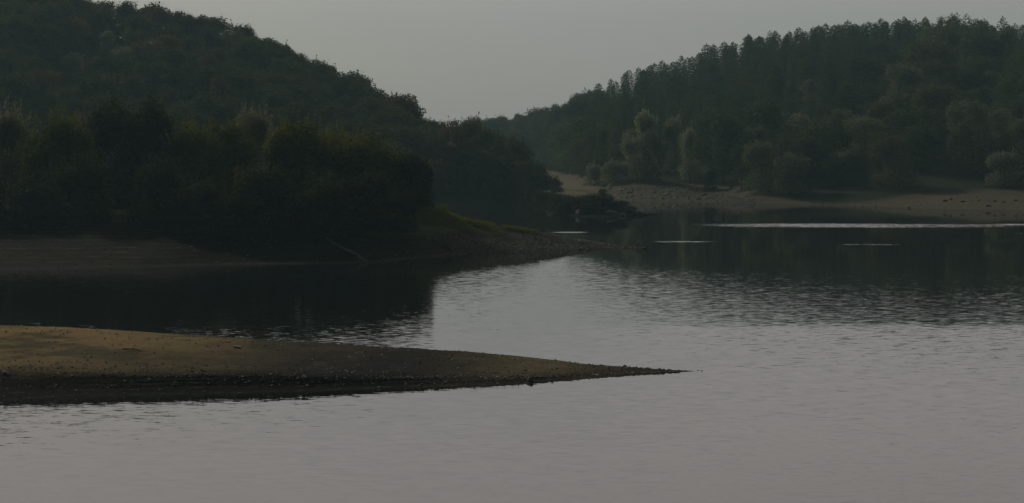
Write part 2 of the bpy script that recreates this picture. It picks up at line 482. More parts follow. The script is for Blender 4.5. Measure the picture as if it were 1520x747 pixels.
# tip must sink into the water
def hill_col(px, fy, sil, cy, th=12.0, base=0.3, my=None, mz=None):
    cz = max(zat(sil, cy) - th, 0.8)
    if my is None: my, mz = fy + (cy - fy) * 0.5, base + (cz - base) * 0.52
    return (px, [(fy - 14, -1.2), (fy, base), (my, mz), (cy, cz), (cy + 120, cz - 8), (cy + 420, max(cz - 30, -2))])


def hill_nz(X, Y, Z):
    return fbm(X, Y, 45, 4) * 2.4 * np.clip((Z - 3) / 12, 0, 1)


LEFT_SIL = [(-640, -90), (-200, -62), (0, -36), (100, -16), (170, -2), (250, 8), (300, 20), (340, 33), (400, 50), (450, 74), (500, 96), (545, 113),
            (570, 138), (600, 143), (630, 155), (655, 176), (690, 176), (720, 180), (745, 186), (772, 200), (792, 236), (812, 262)]


def lcy(px): return float(np.interp(px, [-640, 170, 450, 570, 660, 812], [650, 630, 600, 560, 530, 505]))
def lfy(px): return float(np.interp(px, [-640, 400, 640, 700, 812], [440, 440, 462, 476, 480]))


left_hill = Loft('hill', [hill_col(p, lfy(p), s, lcy(p), float(np.interp(p, [600, 700, 800], [11.0, 13, 8]))) for p, s in LEFT_SIL],
                 170, [3, 20, 20, 10, 5], M['woodfloor'], 3, hill_nz)

RIGHT_KEYS = [  # px, foot y, waterline z, (beach y, z), skyline row, crest y
    (560, 880, 1.0, 900, 3, 180, 1010), (700, 875, 1.0, 895, 3, 177, 1000), (745, 870, 1.0, 890, 3, 171, 990), (768, 866, 1.0, 886, 3, 173, 970), (790, 862, 1.0, 882, 3, 165, 950), (830, 850, 1.0, 870, 3, 155, 900),
    (862, 660, 0.6, 690, 3.2, 139, 850)]


def rk(px, wl, bt, dy, sil, cy):
    yw = yat(wl); yb = yw + dy
    return (px, yw, 0.0, yb, zat(bt, yb), sil, cy)


RIGHT_KEYS += [rk(885, 298, 284, 22, 124, 815), rk(930, 300, 278, 28, 104, 795), rk(1000, 300, 276.5, 28, 87, 785), rk(1060, 301, 287, 26, 65, 780), rk(1120, 303.5, 298, 9, 53, 780),
               rk(1200, 305, 300.5, 7, 39, 780), rk(1280, 307, 302, 8, 30, 780), rk(1345, 310, 298, 20, 26, 780), rk(1400, 312, 287.5, 32, 25, 775),
               rk(1440, 312.5, 283.5, 34, 26, 775), rk(1520, 313, 284.5, 34, 40, 775), rk(1800, 316, 287, 34, 44, 760), rk(2150, 320, 290, 34, 80, 740)]


def right_col(k):
    px, fy, fz, by, bz, sil, cy = k
    cz = zat(sil, cy) - 13
    return (px, [(fy - 12, -1.2), (fy, fz), (by, bz), (by + (cy - by) * 0.45, bz + (cz - bz) * 0.50), (cy, cz), (cy + 140, cz - 10), (cy + 400, cz - 40)])


def right_nz(X, Y, Z):
    return hill_nz(X, Y, Z) + fbm(X, Y, 6, 4) * 0.5 * np.clip(Z / 1.5, 0, 1) * np.clip((6 - Z) / 2, 0, 1)


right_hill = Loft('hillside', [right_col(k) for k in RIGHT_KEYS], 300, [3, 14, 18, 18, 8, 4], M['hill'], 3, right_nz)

field = Loft('field', [(680, [(500, -2.5), (526, -1.5), (560, -.5), (720, 1.1), (930, 3.3)]), (770, [(480, -2.5), (506, -1.5), (560, -.5), (700, 2.1), (930, 3.3)]), (806, [(462, -1), (484, 2.0), (540, 3.1), (700, 3.1), (930, 3.3)]),
                       (870, [(470, -1), (490, 2.3), (545, 3.1), (700, 3.1), (930, 3.3)]), (905, [(500, -1), (522, 1.6), (560, 2.9), (700, 3.1), (930, 3.3)]),
                       (925, [(524, -1.4), (535, -.6), (570, 1.8), (700, 2.4), (930, 3.0)])], 90, [3, 14, 14, 10], M['field'], 3,
             lambda X, Y, Z: fbm(X, Y, 16, 4) * 0.35 * np.clip(Z, 0, 1))


def spit_col(px, wl, ry, rp, by, bz):
    yw = yat(wl); rz = zat(rp, ry)
    return (px, [(yw - 8, -1), (yw, 0), ((yw + ry) / 2, rz * .6), (ry, rz), (by, bz), (by + 14, -1.2)])


spit = Loft('spit', [spit_col(745, 300, 496, 296, 506, -.8), spit_col(785, 306, 480, 288, 494, 1.4), spit_col(825, 319, 455, 281, 486, 2.4), spit_col(860, 322, 440, 285, 484, 2.3),
                     spit_col(900, 322, 428, 294, 474, .6), spit_col(930, 321, 416, 306, 440, -.3), spit_col(957, 319.5, 409, 316.5, 425, -.6), spit_col(975, 318.5, 411, 318.4, 425, -1)],
            150, [3, 10, 10, 8, 4], M['spit'], 2, lambda X, Y, Z: fbm(X, Y, 5, 4) * 0.6 * np.clip(Z, 0, 1))


# ------------------------------------------------------------------ foliage meshes
def unit(n):
    v = rng.normal(size=(n, 3))
    return v / np.linalg.norm(v, axis=1)[:, None]


def leaves_mesh(name, P, Nn, size, aspect=0.62, tone=None):
    n = len(P)
    Nn = Nn / (np.linalg.norm(Nn, axis=1)[:, None] + 1e-9)
    t = np.cross(Nn, unit(n)); t /= (np.linalg.norm(t, axis=1)[:, None] + 1e-9)
    b = np.cross(Nn, t)
    s = (np.asarray(size) * rng.uniform(0.6, 1.25, n))[:, None] * 0.5
    V = np.empty((n, 4, 3))
    V[:, 0] = P - t * s; V[:, 1] = P + b * s * aspect + t * s * 0.15
    V[:, 2] = P + t * s; V[:, 3] = P - b * s * aspect + t * s * 0.15
    me = mesh_from(name, V.reshape(-1, 3), np.arange(n * 4).reshape(n, 4))
    a = me.attributes.new('leaf_tone', 'FLOAT', 'FACE')
    tn = rng.random(n) if tone is None else np.clip(tone + rng.normal(0, .28, n), 0, 1)
    a.data.foreach_set('value', tn.astype(np.float32))
    return me


def broad_crown(name, H, Rr, n, leaf, base=0.22, nl=13, top=1.0, shoots=0, skirt=0, sh=0.45, lobe=(.28, .50)):
    """crown of leaf clumps: lobes of uneven size round an ellipsoid between base*H and H"""
    cz, rz = H * (1 + base) / 2, H * (1 - base) / 2
    d = unit(nl * 3); d = d[np.argsort(-(d[:, 2] + rng.random(len(d)) * 0.9))][:nl]
    rad = rng.uniform(.45, .78, nl) if lobe[0] > .25 else rng.uniform(.60, .88, nl)
    C = np.stack([d[:, 0] * Rr * rad, d[:, 1] * Rr * rad, cz + d[:, 2] * rz * rad * top], 1)
    lr = rng.uniform(*lobe, nl) * Rr
    C = np.vstack([C, [[0, 0, cz]], [[rng.normal() * .2 * Rr, rng.normal() * .2 * Rr, cz - rz * .35]]]); lr = np.append(lr, [Rr * .62, Rr * .66] if lobe[0] > .25 else [Rr * .5, Rr * .55])
    if skirt:
        for q in range(skirt):
            a_ = 6.283 * (q + rng.random() * .6) / skirt
            rr_ = rng.uniform(.5, .72) * Rr
            C = np.vstack([C, [[math.cos(a_) * rr_, math.sin(a_) * rr_, H * (base + rng.uniform(.06, .22))]]]); lr = np.append(lr, rng.uniform(.34, .46) * Rr)
    w = lr ** 2; k = rng.choice(len(lr), n, p=w / w.sum())
    u = unit(n)
    rr = lr[k] * (1 - 0.5 * rng.random(n) ** 2.2) * (1 + 0.10 * rng.normal(size=n))
    # ragged: finer tufts on each lobe
    tuft = 1 + 0.16 * np.sin(u[:, 0] * 9 + k) * np.sin(u[:, 1] * 8 + 2 * k) * np.sin(u[:, 2] * 9 + 3 * k)
    P = C[k] + u * (rr * tuft)[:, None] * np.array([1, 1, min(1.0, rz / Rr * 1.05)])
    keep = P[:, 2] > base * H * 0.55
    P, u = P[keep], u[keep]
    lobe_tone = rng.uniform(.2, .8, len(lr))[k][keep]
    Nn = u * 0.5 + rng.normal(size=P.shape) * 0.45 + np.array([0, 0, .45])
    if shoots:
        Q, QN = [], []
        for _ in range(shoots):
            i = rng.integers(len(P))
            if u[i, 2] < 0.15: continue
            L = rng.uniform(.5, 1.5) * leaf * 3.2 * sh
            dv = u[i] * .45 + np.array([0, 0, 1.0]) + rng.normal(size=3) * .18
            for s in np.linspace(0, 1, 7):
                Q.append(P[i] + dv * L * s + rng.normal(size=3) * leaf * .18); QN.append(rng.normal(size=3))
        P = np.vstack([P, Q]); Nn = np.vstack([Nn, QN]); lobe_tone = np.append(lobe_tone, np.full(len(Q), .75))
    return leaves_mesh(name, P, Nn, leaf, 0.6, lobe_tone)


def conifer_crown(name, H, Rm, nb, leaf, z0=0.16, sparse=1.0, power=0.75, per=9):
    P, Nn, tone = [], [], []
    for i in range(nb):
        q = (i + rng.random()) / nb
        z = H * (z0 + (1 - z0) * q)
        L = Rm * (1 - q) ** power * rng.uniform(.62, 1.15) + 0.55
        az = i * 2.399 + rng.normal() * .4
        up = 0.30 * q - 0.16 + rng.normal() * .08
        m = max(3, int(per * L * sparse))
        s = rng.uniform(.12, 1.0, m) ** 0.75
        dx, dy = math.cos(az), math.sin(az)
        wv = (1 - s * .6) * 0.30 * L
        off = rng.normal(size=m) * wv
        pts = np.stack([dx * L * s - dy * off, dy * L * s + dx * off, z + L * (up * s - 0.10 * s * s) - np.abs(rng.normal(size=m)) * .22], 1)
        P.append(pts)
        Nn.append(np.array([dx * .25, dy * .25, .75]) + rng.normal(size=(m, 3)) * .5)
        tone.append(np.full(m, rng.uniform(.2, .8)))
    # leader
    zt = H + rng.uniform(-.03, .045, 14) * H * .6
    P.append(np.stack([rng.normal(size=14) * .07, rng.normal(size=14) * .07, zt], 1)); Nn.append(rng.normal(size=(14, 3))); tone.append(np.full(14, .6))
    return leaves_mesh(name, np.vstack(P), np.vstack(Nn), leaf, 0.5, np.concatenate(tone))


def tube(path, rads, sides=6):
    path = np.asarray(path, float); V, Fc = [], []
    n = len(path)
    for i in range(n):
        d = path[min(i + 1, n - 1)] - path[max(i - 1, 0)]
        d = d / (np.linalg.norm(d) + 1e-9)
        ref = np.array([0, 0, 1.0]) if abs(d[2]) < .9 else np.array([1.0, 0, 0])
        a = np.cross(d, ref); a /= np.linalg.norm(a); b = np.cross(d, a)
        for s in range(sides):
            t = 2 * math.pi * s / sides
            V.append(path[i] + (a * math.cos(t) + b * math.sin(t)) * rads[i])
    for i in range(n - 1):
        for s in range(sides):
            Fc.append((i * sides + s, i * sides + (s + 1) % sides, (i + 1) * sides + (s + 1) % sides, (i + 1) * sides + s))
    Fc.append(tuple(range(sides))[::-1]); Fc.append(tuple((n - 1) * sides + s for s in range(sides)))
    return V, Fc


def join(parts):
    V, Fc = [], []
    for v, f in parts:
        o = len(V); V += list(v); Fc += [tuple(i + o for i in q) for q in f]
    return V, Fc


def trunk_mesh(name, H, r, limbs=6, multi=1, reach=0.3):
    ps = []
    for m in range(multi):
        lean = rng.normal(size=2) * (0.12 if multi > 1 else 0.03)
        zs = np.linspace(-0.6, H * .86, 7)
        pth = [(lean[0] * max(z, 0) + math.sin(z * .6 + m) * r * .5, lean[1] * max(z, 0) + math.cos(z * .5 + m) * r * .4, z) for z in zs]
        ps.append(tube(pth, [r * 1.35] + [r * (1 - .8 * k / 6) for k in range(1, 7)], 7))
        for l in range(limbs):
            z = H * rng.uniform(.28, .75); az = rng.uniform(0, 6.28); L = H * reach * rng.uniform(.6, 1.1)
            b = np.array([lean[0] * z, lean[1] * z, z]); d = np.array([math.cos(az), math.sin(az), rng.uniform(.25, .9)])
            ps.append(tube([b, b + d * L * .5, b + d * L + np.array([0, 0, L * .12])], [r * .42, r * .28, r * .08], 5))
    v, f = join(ps)
    return mesh_from(name, v, f, True)


KIT = {}
KIT['broad'] = [(broad_crown('crown', 12, rng.uniform(4.4, 5.6), 4600, .60, .06, 20, 1.0, 70, 6, .4, (.2, .4)), trunk_mesh('trunk', 12, .26)) for _ in range(7)]
KIT['column'] = [(broad_crown('crown', 14, 3.6, 3800, .58, .08, 15, 1.15, 60, 5), trunk_mesh('trunk', 14, .24)) for _ in range(3)]
KIT['big'] = [(broad_crown('crown', 16, rng.uniform(6.8, 8.2), 7200, .66, .05, 34, 1.0, 90, 8, .4, (.17, .34)), trunk_mesh('trunk', 16, .4)) for _ in range(5)]
KIT['conifer'] = [(conifer_crown('crown', 15, rng.uniform(3.0, 3.9), 135, .40, .10, 1.0, .50, 19), trunk_mesh('trunk', 15, .24, 0)) for _ in range(5)]
KIT['skyline'] = [(conifer_crown('crown', 15, rng.uniform(3.0, 3.9), 46, .50, .40, 1.0, .55, 12), trunk_mesh('trunk', 16.5, .21, 4, 1, .12)) for _ in range(5)]
KIT['shrub'] = [(broad_crown('crown', 10, rng.uniform(5.0, 5.8), 11500, .44, .0, 40, 1.0, 420, 9, .8, (.16, .32)), trunk_mesh('trunk', 10, .2, 5, 3)) for _ in range(6)]
KIT['bush'] = [(broad_crown('crown', 6, 3.6, 4800, .38, .0, 14, 1.0, 60, 7), trunk_mesh('trunk', 6, .13, 4, 3)) for _ in range(3)]

n_tree = [0]


def tree(name, kind, pos, h, mat, label, group=None, width=1.0, cat='tree', variant=None, rot=None):
    kit = KIT[kind]
    crown, trunk = kit[variant if variant is not None else random.randrange(len(kit))]
    H0k = {'big': 16, 'broad': 12, 'column': 14, 'conifer': 15, 'skyline': 15, 'shrub': 10, 'bush': 6}[kind]
    s = h / H0k
    root = bpy.data.objects.new(name, None)
    root.empty_display_size = 0.5
    col.objects.link(root)
    root.location = pos
    root.rotation_euler = (0, 0, random.uniform(0, 6.28) if rot is None else rot)
    root.scale = (s * width, s * width, s)
    tag(root, label, cat, group)
    t = bpy.data.objects.new('trunk', trunk); col.objects.link(t); t.parent = root
    c = bpy.data.objects.new('crown', crown); col.objects.link(c); c.parent = root
    for o, m in ((t, M['bark']), (c, mat)):
        if not o.data.materials: o.data.materials.append(None)
        o.material_slots[0].link = 'OBJECT'; o.material_slots[0].material = m
    n_tree[0] += 1
    return root


CLEAR = []   # column, half width and rows of trees the photo shows clear of the wood in front of them


SUNNY = []   # trees on the open shore that nothing shades


def shades(x, y, r=6.5):
    sx_, sy_ = math.sin(R(-44)), math.cos(R(-44))
    for a, b, L in SUNNY:
        d = (x - a) * sx_ + (y - b) * sy_; e = abs((x - a) * sy_ - (y - b) * sx_)
        if 0 < d < L and e < r: return True
    return False


def in_front(px, y, z, h, w):
    row = float(pyof(y, z + h)); hw = F * w / y
    return any(y < cy + 2 and abs(px - cx) < ch * .6 + hw * .5 and row < cr for cx, cy, ch, cr in CLEAR)


# ------------------------------------------------------------------ which trees the photo shows: front to back over a coarse grid
GW, GH = 460, 260   # 4-px cells, px -160..1680, py -160..880
occ = np.zeros((GH, GW), bool)


def shows(x, y, z, h, w, need=0.10, shape=1.0):
    px = W0 / 2 + F * x / y; pb = float(pyof(y, z)); pt = float(pyof(y, z + h)); hw = F * w / y
    c0, c1 = int((px - hw + 160) / 4), int((px + hw + 160) / 4) + 1
    r0, r1 = int((pt + 160) / 4), int((pb + 160) / 4) + 1
    c0, r0 = max(c0, 0), max(r0, 0); c1, r1 = min(c1, GW), min(r1, GH)
    if c1 <= c0 or r1 <= r0: return False
    rr, cc = np.mgrid[r0:r1, c0:c1]
    u = ((cc + .5) * 4 - 160 - px) / hw; v = ((rr + .5) * 4 - 160 - pt) / max(pb - pt, 1)
    m = (np.abs(u) < np.clip(v * 1.6, 0, 1) * shape) & (v > 0)
    tot = m.sum()
    if tot == 0: return False
    free = (m & ~occ[r0:r1, c0:c1]).sum()
    if free < max(3, need * tot): return False
    occ[r0:r1, c0:c1] |= m
    return True


def scatter(loft, n, p0, p1, t0, t1, rad, cond=None):
    """points on a loft kept apart by rad metres, nearest first"""
    pts = []
    for _ in range(n):
        px, t = random.uniform(p0, p1), random.uniform(t0, t1)
        if cond and not cond(px, t): continue
        x, y, z = loft.at(px, t)
        if all((x - a[0]) ** 2 + (y - a[1]) ** 2 > rad * rad for a in pts): pts.append((x, y, z, px, t))
    return sorted(pts, key=lambda p: p[1])


# ------------------------------------------------------------------ near shrubs on the promontory
# photo column, crown-top row, foot row, distance, width factor, material, label
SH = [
    (20, 166, 322, 283, .80, 'painted_glint', 'tall thin shrub with glinting pale leaves at the very edge of the near bank'),
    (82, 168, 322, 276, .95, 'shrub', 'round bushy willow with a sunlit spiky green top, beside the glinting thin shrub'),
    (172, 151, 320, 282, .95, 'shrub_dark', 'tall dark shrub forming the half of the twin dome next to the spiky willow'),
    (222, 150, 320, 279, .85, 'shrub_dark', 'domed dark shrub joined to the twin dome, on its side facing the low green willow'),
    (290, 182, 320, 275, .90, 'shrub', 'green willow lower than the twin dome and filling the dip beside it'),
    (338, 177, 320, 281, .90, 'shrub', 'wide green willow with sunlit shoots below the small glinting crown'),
    (378, 160, 320, 288, .66, 'painted_glint', 'small round crown with glinting leaves rising above the green willows of the near bank'),
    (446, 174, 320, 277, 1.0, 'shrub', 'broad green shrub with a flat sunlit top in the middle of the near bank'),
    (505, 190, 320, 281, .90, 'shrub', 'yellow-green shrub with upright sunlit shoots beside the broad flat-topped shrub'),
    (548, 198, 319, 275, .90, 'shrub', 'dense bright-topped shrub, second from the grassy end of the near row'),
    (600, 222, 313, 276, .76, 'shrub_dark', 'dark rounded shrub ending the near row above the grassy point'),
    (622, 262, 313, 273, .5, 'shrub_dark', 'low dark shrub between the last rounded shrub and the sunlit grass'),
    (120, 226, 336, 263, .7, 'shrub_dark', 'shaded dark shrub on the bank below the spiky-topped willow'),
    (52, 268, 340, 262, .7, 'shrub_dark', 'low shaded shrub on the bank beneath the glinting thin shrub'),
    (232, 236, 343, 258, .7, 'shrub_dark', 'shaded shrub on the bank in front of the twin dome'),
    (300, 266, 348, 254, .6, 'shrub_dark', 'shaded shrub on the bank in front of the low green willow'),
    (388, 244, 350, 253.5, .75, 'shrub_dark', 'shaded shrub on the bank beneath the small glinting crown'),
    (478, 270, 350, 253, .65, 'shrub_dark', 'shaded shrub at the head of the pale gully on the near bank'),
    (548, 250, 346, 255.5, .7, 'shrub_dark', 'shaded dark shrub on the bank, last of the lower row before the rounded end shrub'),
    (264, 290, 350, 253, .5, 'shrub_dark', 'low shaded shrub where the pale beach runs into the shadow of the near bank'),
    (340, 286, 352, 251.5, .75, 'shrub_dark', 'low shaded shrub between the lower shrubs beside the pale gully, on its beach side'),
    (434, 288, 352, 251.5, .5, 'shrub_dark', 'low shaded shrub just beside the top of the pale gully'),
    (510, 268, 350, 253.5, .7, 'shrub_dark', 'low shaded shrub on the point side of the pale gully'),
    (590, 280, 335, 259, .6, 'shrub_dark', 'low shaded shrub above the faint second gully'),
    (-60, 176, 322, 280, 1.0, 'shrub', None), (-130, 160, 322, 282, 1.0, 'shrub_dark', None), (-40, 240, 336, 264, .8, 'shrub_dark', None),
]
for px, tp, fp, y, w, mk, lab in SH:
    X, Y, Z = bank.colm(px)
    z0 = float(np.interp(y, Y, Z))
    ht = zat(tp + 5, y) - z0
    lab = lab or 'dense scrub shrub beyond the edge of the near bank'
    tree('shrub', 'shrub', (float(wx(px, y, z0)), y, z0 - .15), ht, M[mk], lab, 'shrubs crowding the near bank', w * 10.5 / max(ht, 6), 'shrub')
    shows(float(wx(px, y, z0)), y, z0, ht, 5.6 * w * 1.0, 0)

# ------------------------------------------------------------------ trees of the second headland and the spit end
HD = [(672, 174, 500), (700, 172, 505), (724, 182, 498), (748, 190, 494), (770, 202, 488), (688, 200, 486), (716, 214, 484), (745, 222, 482), (772, 234, 480), (664, 205, 490), (792, 238, 486), (806, 252, 478)]
for i, (px, tp, y) in enumerate(HD):
    X, Y, Z = left_hill.colm(px)
    z0 = float(np.interp(y, Y, Z)); h = max(zat(tp + 4, y) - z0, 3)
    small = px > 785
    lab = {0: 'dark tree with a thin lit fringe, where the steep hill meets the headland', 1: 'highest tree of the dark headland beyond the grassy point', 4: 'dark round-topped tree at the outer end of the headland wood',
           10: 'small dark tree stepping down behind the spit', 11: 'low dark bush, last on the spit beside the pale field'}.get(i, 'dark broadleaf tree in the shaded headland wood behind the grassy point')
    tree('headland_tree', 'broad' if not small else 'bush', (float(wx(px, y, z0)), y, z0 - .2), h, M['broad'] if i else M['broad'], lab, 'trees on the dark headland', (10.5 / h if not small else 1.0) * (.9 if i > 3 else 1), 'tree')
    shows(float(wx(px, y, z0)), y, z0, h, 4.4, 0)

# ------------------------------------------------------------------ right shore: pale bushes and trees standing out from the wood
RS = [  # px, top row, foot row, kind, width, material, label
    (912, 236, 281, 'bush', 1.15, 'silver', 'rounded grey-green willow bush at the water-side corner of the pale field'),
    (884, 240, 278, 'bush', .80, 'silver', 'smaller grey-green bush pressed against the rounded willow, on its field side'),
    (855, 264, 277, 'bush', .85, 'willow', 'tiny lone bush standing in the pale field'),
    (938, 196, 279, 'broad', .72, 'silver', 'pale rounded tree rising directly behind the willow bushes'),
    (962, 190, 279, 'broad', .85, 'broad_right', 'big round dark tree with a lit rim behind the stony beach'),
    (956, 160, 276, 'broad', .95, 'silver', 'tallest pale tree of the group above the willow bushes'),
    (1002, 170, 277, 'broad', .75, 'silver', 'tall slim pale tree behind the middle of the stony beach'),
    (1024, 186, 281, 'broad', .7, 'silver', 'pale tree at the far end of the pale group above the stony beach'),
    (1490, 222, 284, 'broad', 1.0, 'silver', 'wide pale willow standing on the tan beach'),
    (1535, 205, 286, 'column', 1.0, 'broad_right', 'tall green tree at the frame edge beside the wide beach willow')]
for px, tp, fp, kind, w, mk, lab in RS:
    lf = field if px in (855,) else right_hill
    if px == 855: y = 640.0; X, Y, Z = field.colm(px); z0 = float(np.interp(y, Y, Z))
    elif px in (912, 884): y = {912: 545.0, 884: 560.0}[px]; X, Y, Z = right_hill.colm(px); z0 = max(float(np.interp(y, Y, Z)), 1.5)
    else:
        y = right_hill.at(px, 2)[1] + {938: 12, 962: 6, 956: 26, 1002: 22, 1024: 10}.get(px, 4); X, Y, Z = right_hill.colm(px); z0 = float(np.interp(y, Y, Z))
    h = zat(tp + 2, y) - z0
    CLEAR.append((px, y, {'bush': 20, 'broad': 26, 'column': 18}[kind] * w, fp - (fp - tp) * .22))
    SUNNY.append((float(wx(px, y, z0)), y, 34 if px == 1490 else 18))
    tree('willow_bush' if kind == 'bush' else 'broadleaf_tree', kind, (float(wx(px, y, z0)), y, z0 - .2), h, M[mk], lab, 'trees and bushes set off along the far shore', w * (12 if kind == 'broad' else 14 if kind == 'column' else 6) / h * (1 if kind != 'bush' else h / 6), 'bush' if kind == 'bush' else 'tree')
    shows(float(wx(px, y, z0)), y, z0, h, 4.0, 0)

# lit trees on the right hill; some have that light painted as paler leaves
LIT = [(1200, 124, 640, 'column', 'pale', 'pale slender-topped tree, lit, low on the far wood above the middle of the bright streak'), (1180, 168, 570, 'broad', 'pale', 'pale low tree below the slender-topped pale one in the far wood'),
       (1300, 136, 620, 'broad', 'broad_right', 'lit flat-topped tree halfway up the far wood'), (1258, 146, 610, 'broad', 'broad_right', 'green tree touching the lit flat-topped one in the far wood'),
       (1405, 112, 620, 'broad', 'willow', 'large domed tree with a lit arching rim in the far wood'), (1352, 138, 590, 'broad', 'willow', 'pale tree stepping down from the large domed one in the far wood'),
       (1455, 118, 625, 'broad', 'broad_right', 'broad lit tree beside the large domed one, above the beach willow'), (1498, 160, 540, 'broad', 'willow', 'pale tree directly above the wide beach willow'),
       (1312, 62, 735, 'broad', 'broad_right', 'round lit tree just under the far skyline')]
for px, tp, y, kind, mk, lab in LIT:
    X, Y, Z = right_hill.colm(px); z0 = float(np.interp(y, Y, Z)); h = zat(tp, y) - z0
    h2 = min(max(h, 9), 21)
    CLEAR.append((px, y, 26 if kind == 'broad' else 16, tp + 12))
    tree('broadleaf_tree', kind, (float(wx(px, y, z0)), y, z0 + (h - h2) * .5), h2, M[mk], lab, 'lit trees standing out of the far wood', (1.15 if kind == 'broad' else .9) * 13 / h2, 'tree')

RSIL = sorted((k[0], k[5]) for k in RIGHT_KEYS)


def cap(h, px, y, z, sil, lo=-5, hi=9):
    """trees keep to the height of the skyline they make up"""
    row = np.interp(px, [a for a, b in sil], [b for a, b in sil]) + random.uniform(lo, hi)
    return min(h, zat(row, y) - z)


# ------------------------------------------------------------------ right hill wood
count = dict(con=0, br=0, left=0, far=0, sky=0)


def near_line(px):
    return 2.02
bigs = []
for x, y, z, px, t in scatter(right_hill, 14000, 872, 1668, 2.0, 4.0, 7.8):
    crest = t > 3.86
    if shades(x, y) or (px > 1225 and t < 2.07) or (px > 1385 and t < 2.12): continue
    lower = (t - 2) / 2 - (.12 if px > 1250 else 0) + fbm(np.array([x]), np.array([y]), 60, 2)[0] * .5
    con = lower > (0.36 if px < 1320 else 0.62)
    h = random.uniform(13.0, 16.0) if con else random.uniform(9.5, 13.5)
    if t < 2.2: h *= .85
    h = cap(h, px, y, z, RSIL)
    if h < 4.5: continue
    if not con:
        # the big rounded crowns low on the slope stand farther apart than the conifers
        if any((x - a) ** 2 + (y - b) ** 2 < r * r for a, b, r in bigs): continue
        k = random.choice([1, 1.25, .8, .55])
        h = cap((14.5 if px > 1060 else 12) * k * random.uniform(.9, 1.1), px, y, z, RSIL)
        bigs.append((x, y, 9.5 * k))
        if h < 4.5: continue
    while h > 4.5 and in_front(px, y, z, h, 3.2 if con else 6.0 * h / 15): h *= .8
    if h <= 4.5: continue
    if not shows(x, y, z, h, 3.2 if con else 6.0 * h / 15, 0.09): continue
    if con and px > 1355 and crest:
        tree('conifer_tree', 'skyline', (x, y, z - .2), h * 1.12, M['conifer'], 'thin-crowned skyline pine with sky showing between its bare lower branches', 'thin pines on the far skyline'); count['sky'] += 1
    elif con:
        tree('conifer_tree', 'conifer', (x, y, z - .2), h, M['conifer'], 'skyline conifer with a pointed top on the crest of the far wood' if crest else 'dark green conifer in the close-packed upper part of the far wood',
             'conifers along the crest of the far wood' if crest else 'conifers packed on the far hillside', random.uniform(.9, 1.2)); count['con'] += 1
    else:
        tree('broadleaf_tree', random.choice(['big', 'big', 'big', 'column']), (x, y, z - .2), h, M[random.choice(['broad_right', 'broad_right', 'broad_right', 'willow'])], 'rounded green broadleaf tree in the lower part of the far wood', 'broadleaf trees low on the far hillside', random.uniform(.9, 1.25)); count['br'] += 1

# close row along the far crest
for x, y, z, px, t in scatter(right_hill, 5000, 880, 1668, 3.9, 4.06, 4.6):
    h = cap(random.uniform(11.5, 16), px, y, z, RSIL, -5, 7)
    if h < 5: continue
    if count['con'] > 290: break
    tree('conifer_tree', random.choice(['conifer', 'conifer', 'skyline']), (x, y, z - .2), h, M['conifer'], 'skyline conifer with a pointed top on the crest of the far wood', 'conifers along the crest of the far wood', random.uniform(.85, 1.7)); count['con'] += 1

# skyline pines that stand clear of the far crest
for px, tp in ((1396, 24), (1412, 20), (1434, 21), (1450, 28), (1464, 31), (1492, 33), (1504, 40), (1372, 26), (1358, 28)):
    y = 782.0
    X, Y, Z = right_hill.colm(px); z0 = float(np.interp(y, Y, Z)); h = zat(tp, y) - z0
    tree('conifer_tree', 'skyline', (float(wx(px, y, z0)), y, z0 - .2), h, M['conifer'], 'thin-crowned skyline pine with sky showing between its bare lower branches', 'thin pines on the far skyline', 1.0); count['sky'] += 1

# far valley wood between the hills
for x, y, z, px, t in scatter(right_hill, 1500, 690, 872, 2.02, 4.0, 10):
    h = random.uniform(13, 18)
    h = cap(h * 1.15, px, y, z, RSIL)
    if h < 4.5: continue
    if in_front(px, y, z, h, 5.0): continue
    if not shows(x, y, z, h, 5.2, 0.09): continue
    tree('valley_tree', random.choice(['broad', 'broad', 'column']), (x, y, z - .2), h, M['broad_right'], 'hazy tree in the valley wood closing the gap behind the pale field', 'hazy trees in the valley gap', random.uniform(.95, 1.25)); count['far'] += 1

for x, y, z, px, t in scatter(right_hill, 1500, 690, 885, 3.7, 4.05, 7.5):
    h = cap(random.uniform(11, 16), px, y, z, RSIL, -4, 5)
    if h < 5: continue
    tree('valley_tree', random.choice(['broad', 'broad', 'column']), (x, y, z - .2), h, M['broad_right'], 'hazy tree in the valley wood closing the gap behind the pale field', 'hazy trees in the valley gap', random.uniform(1.0, 1.5)); count['far'] += 1

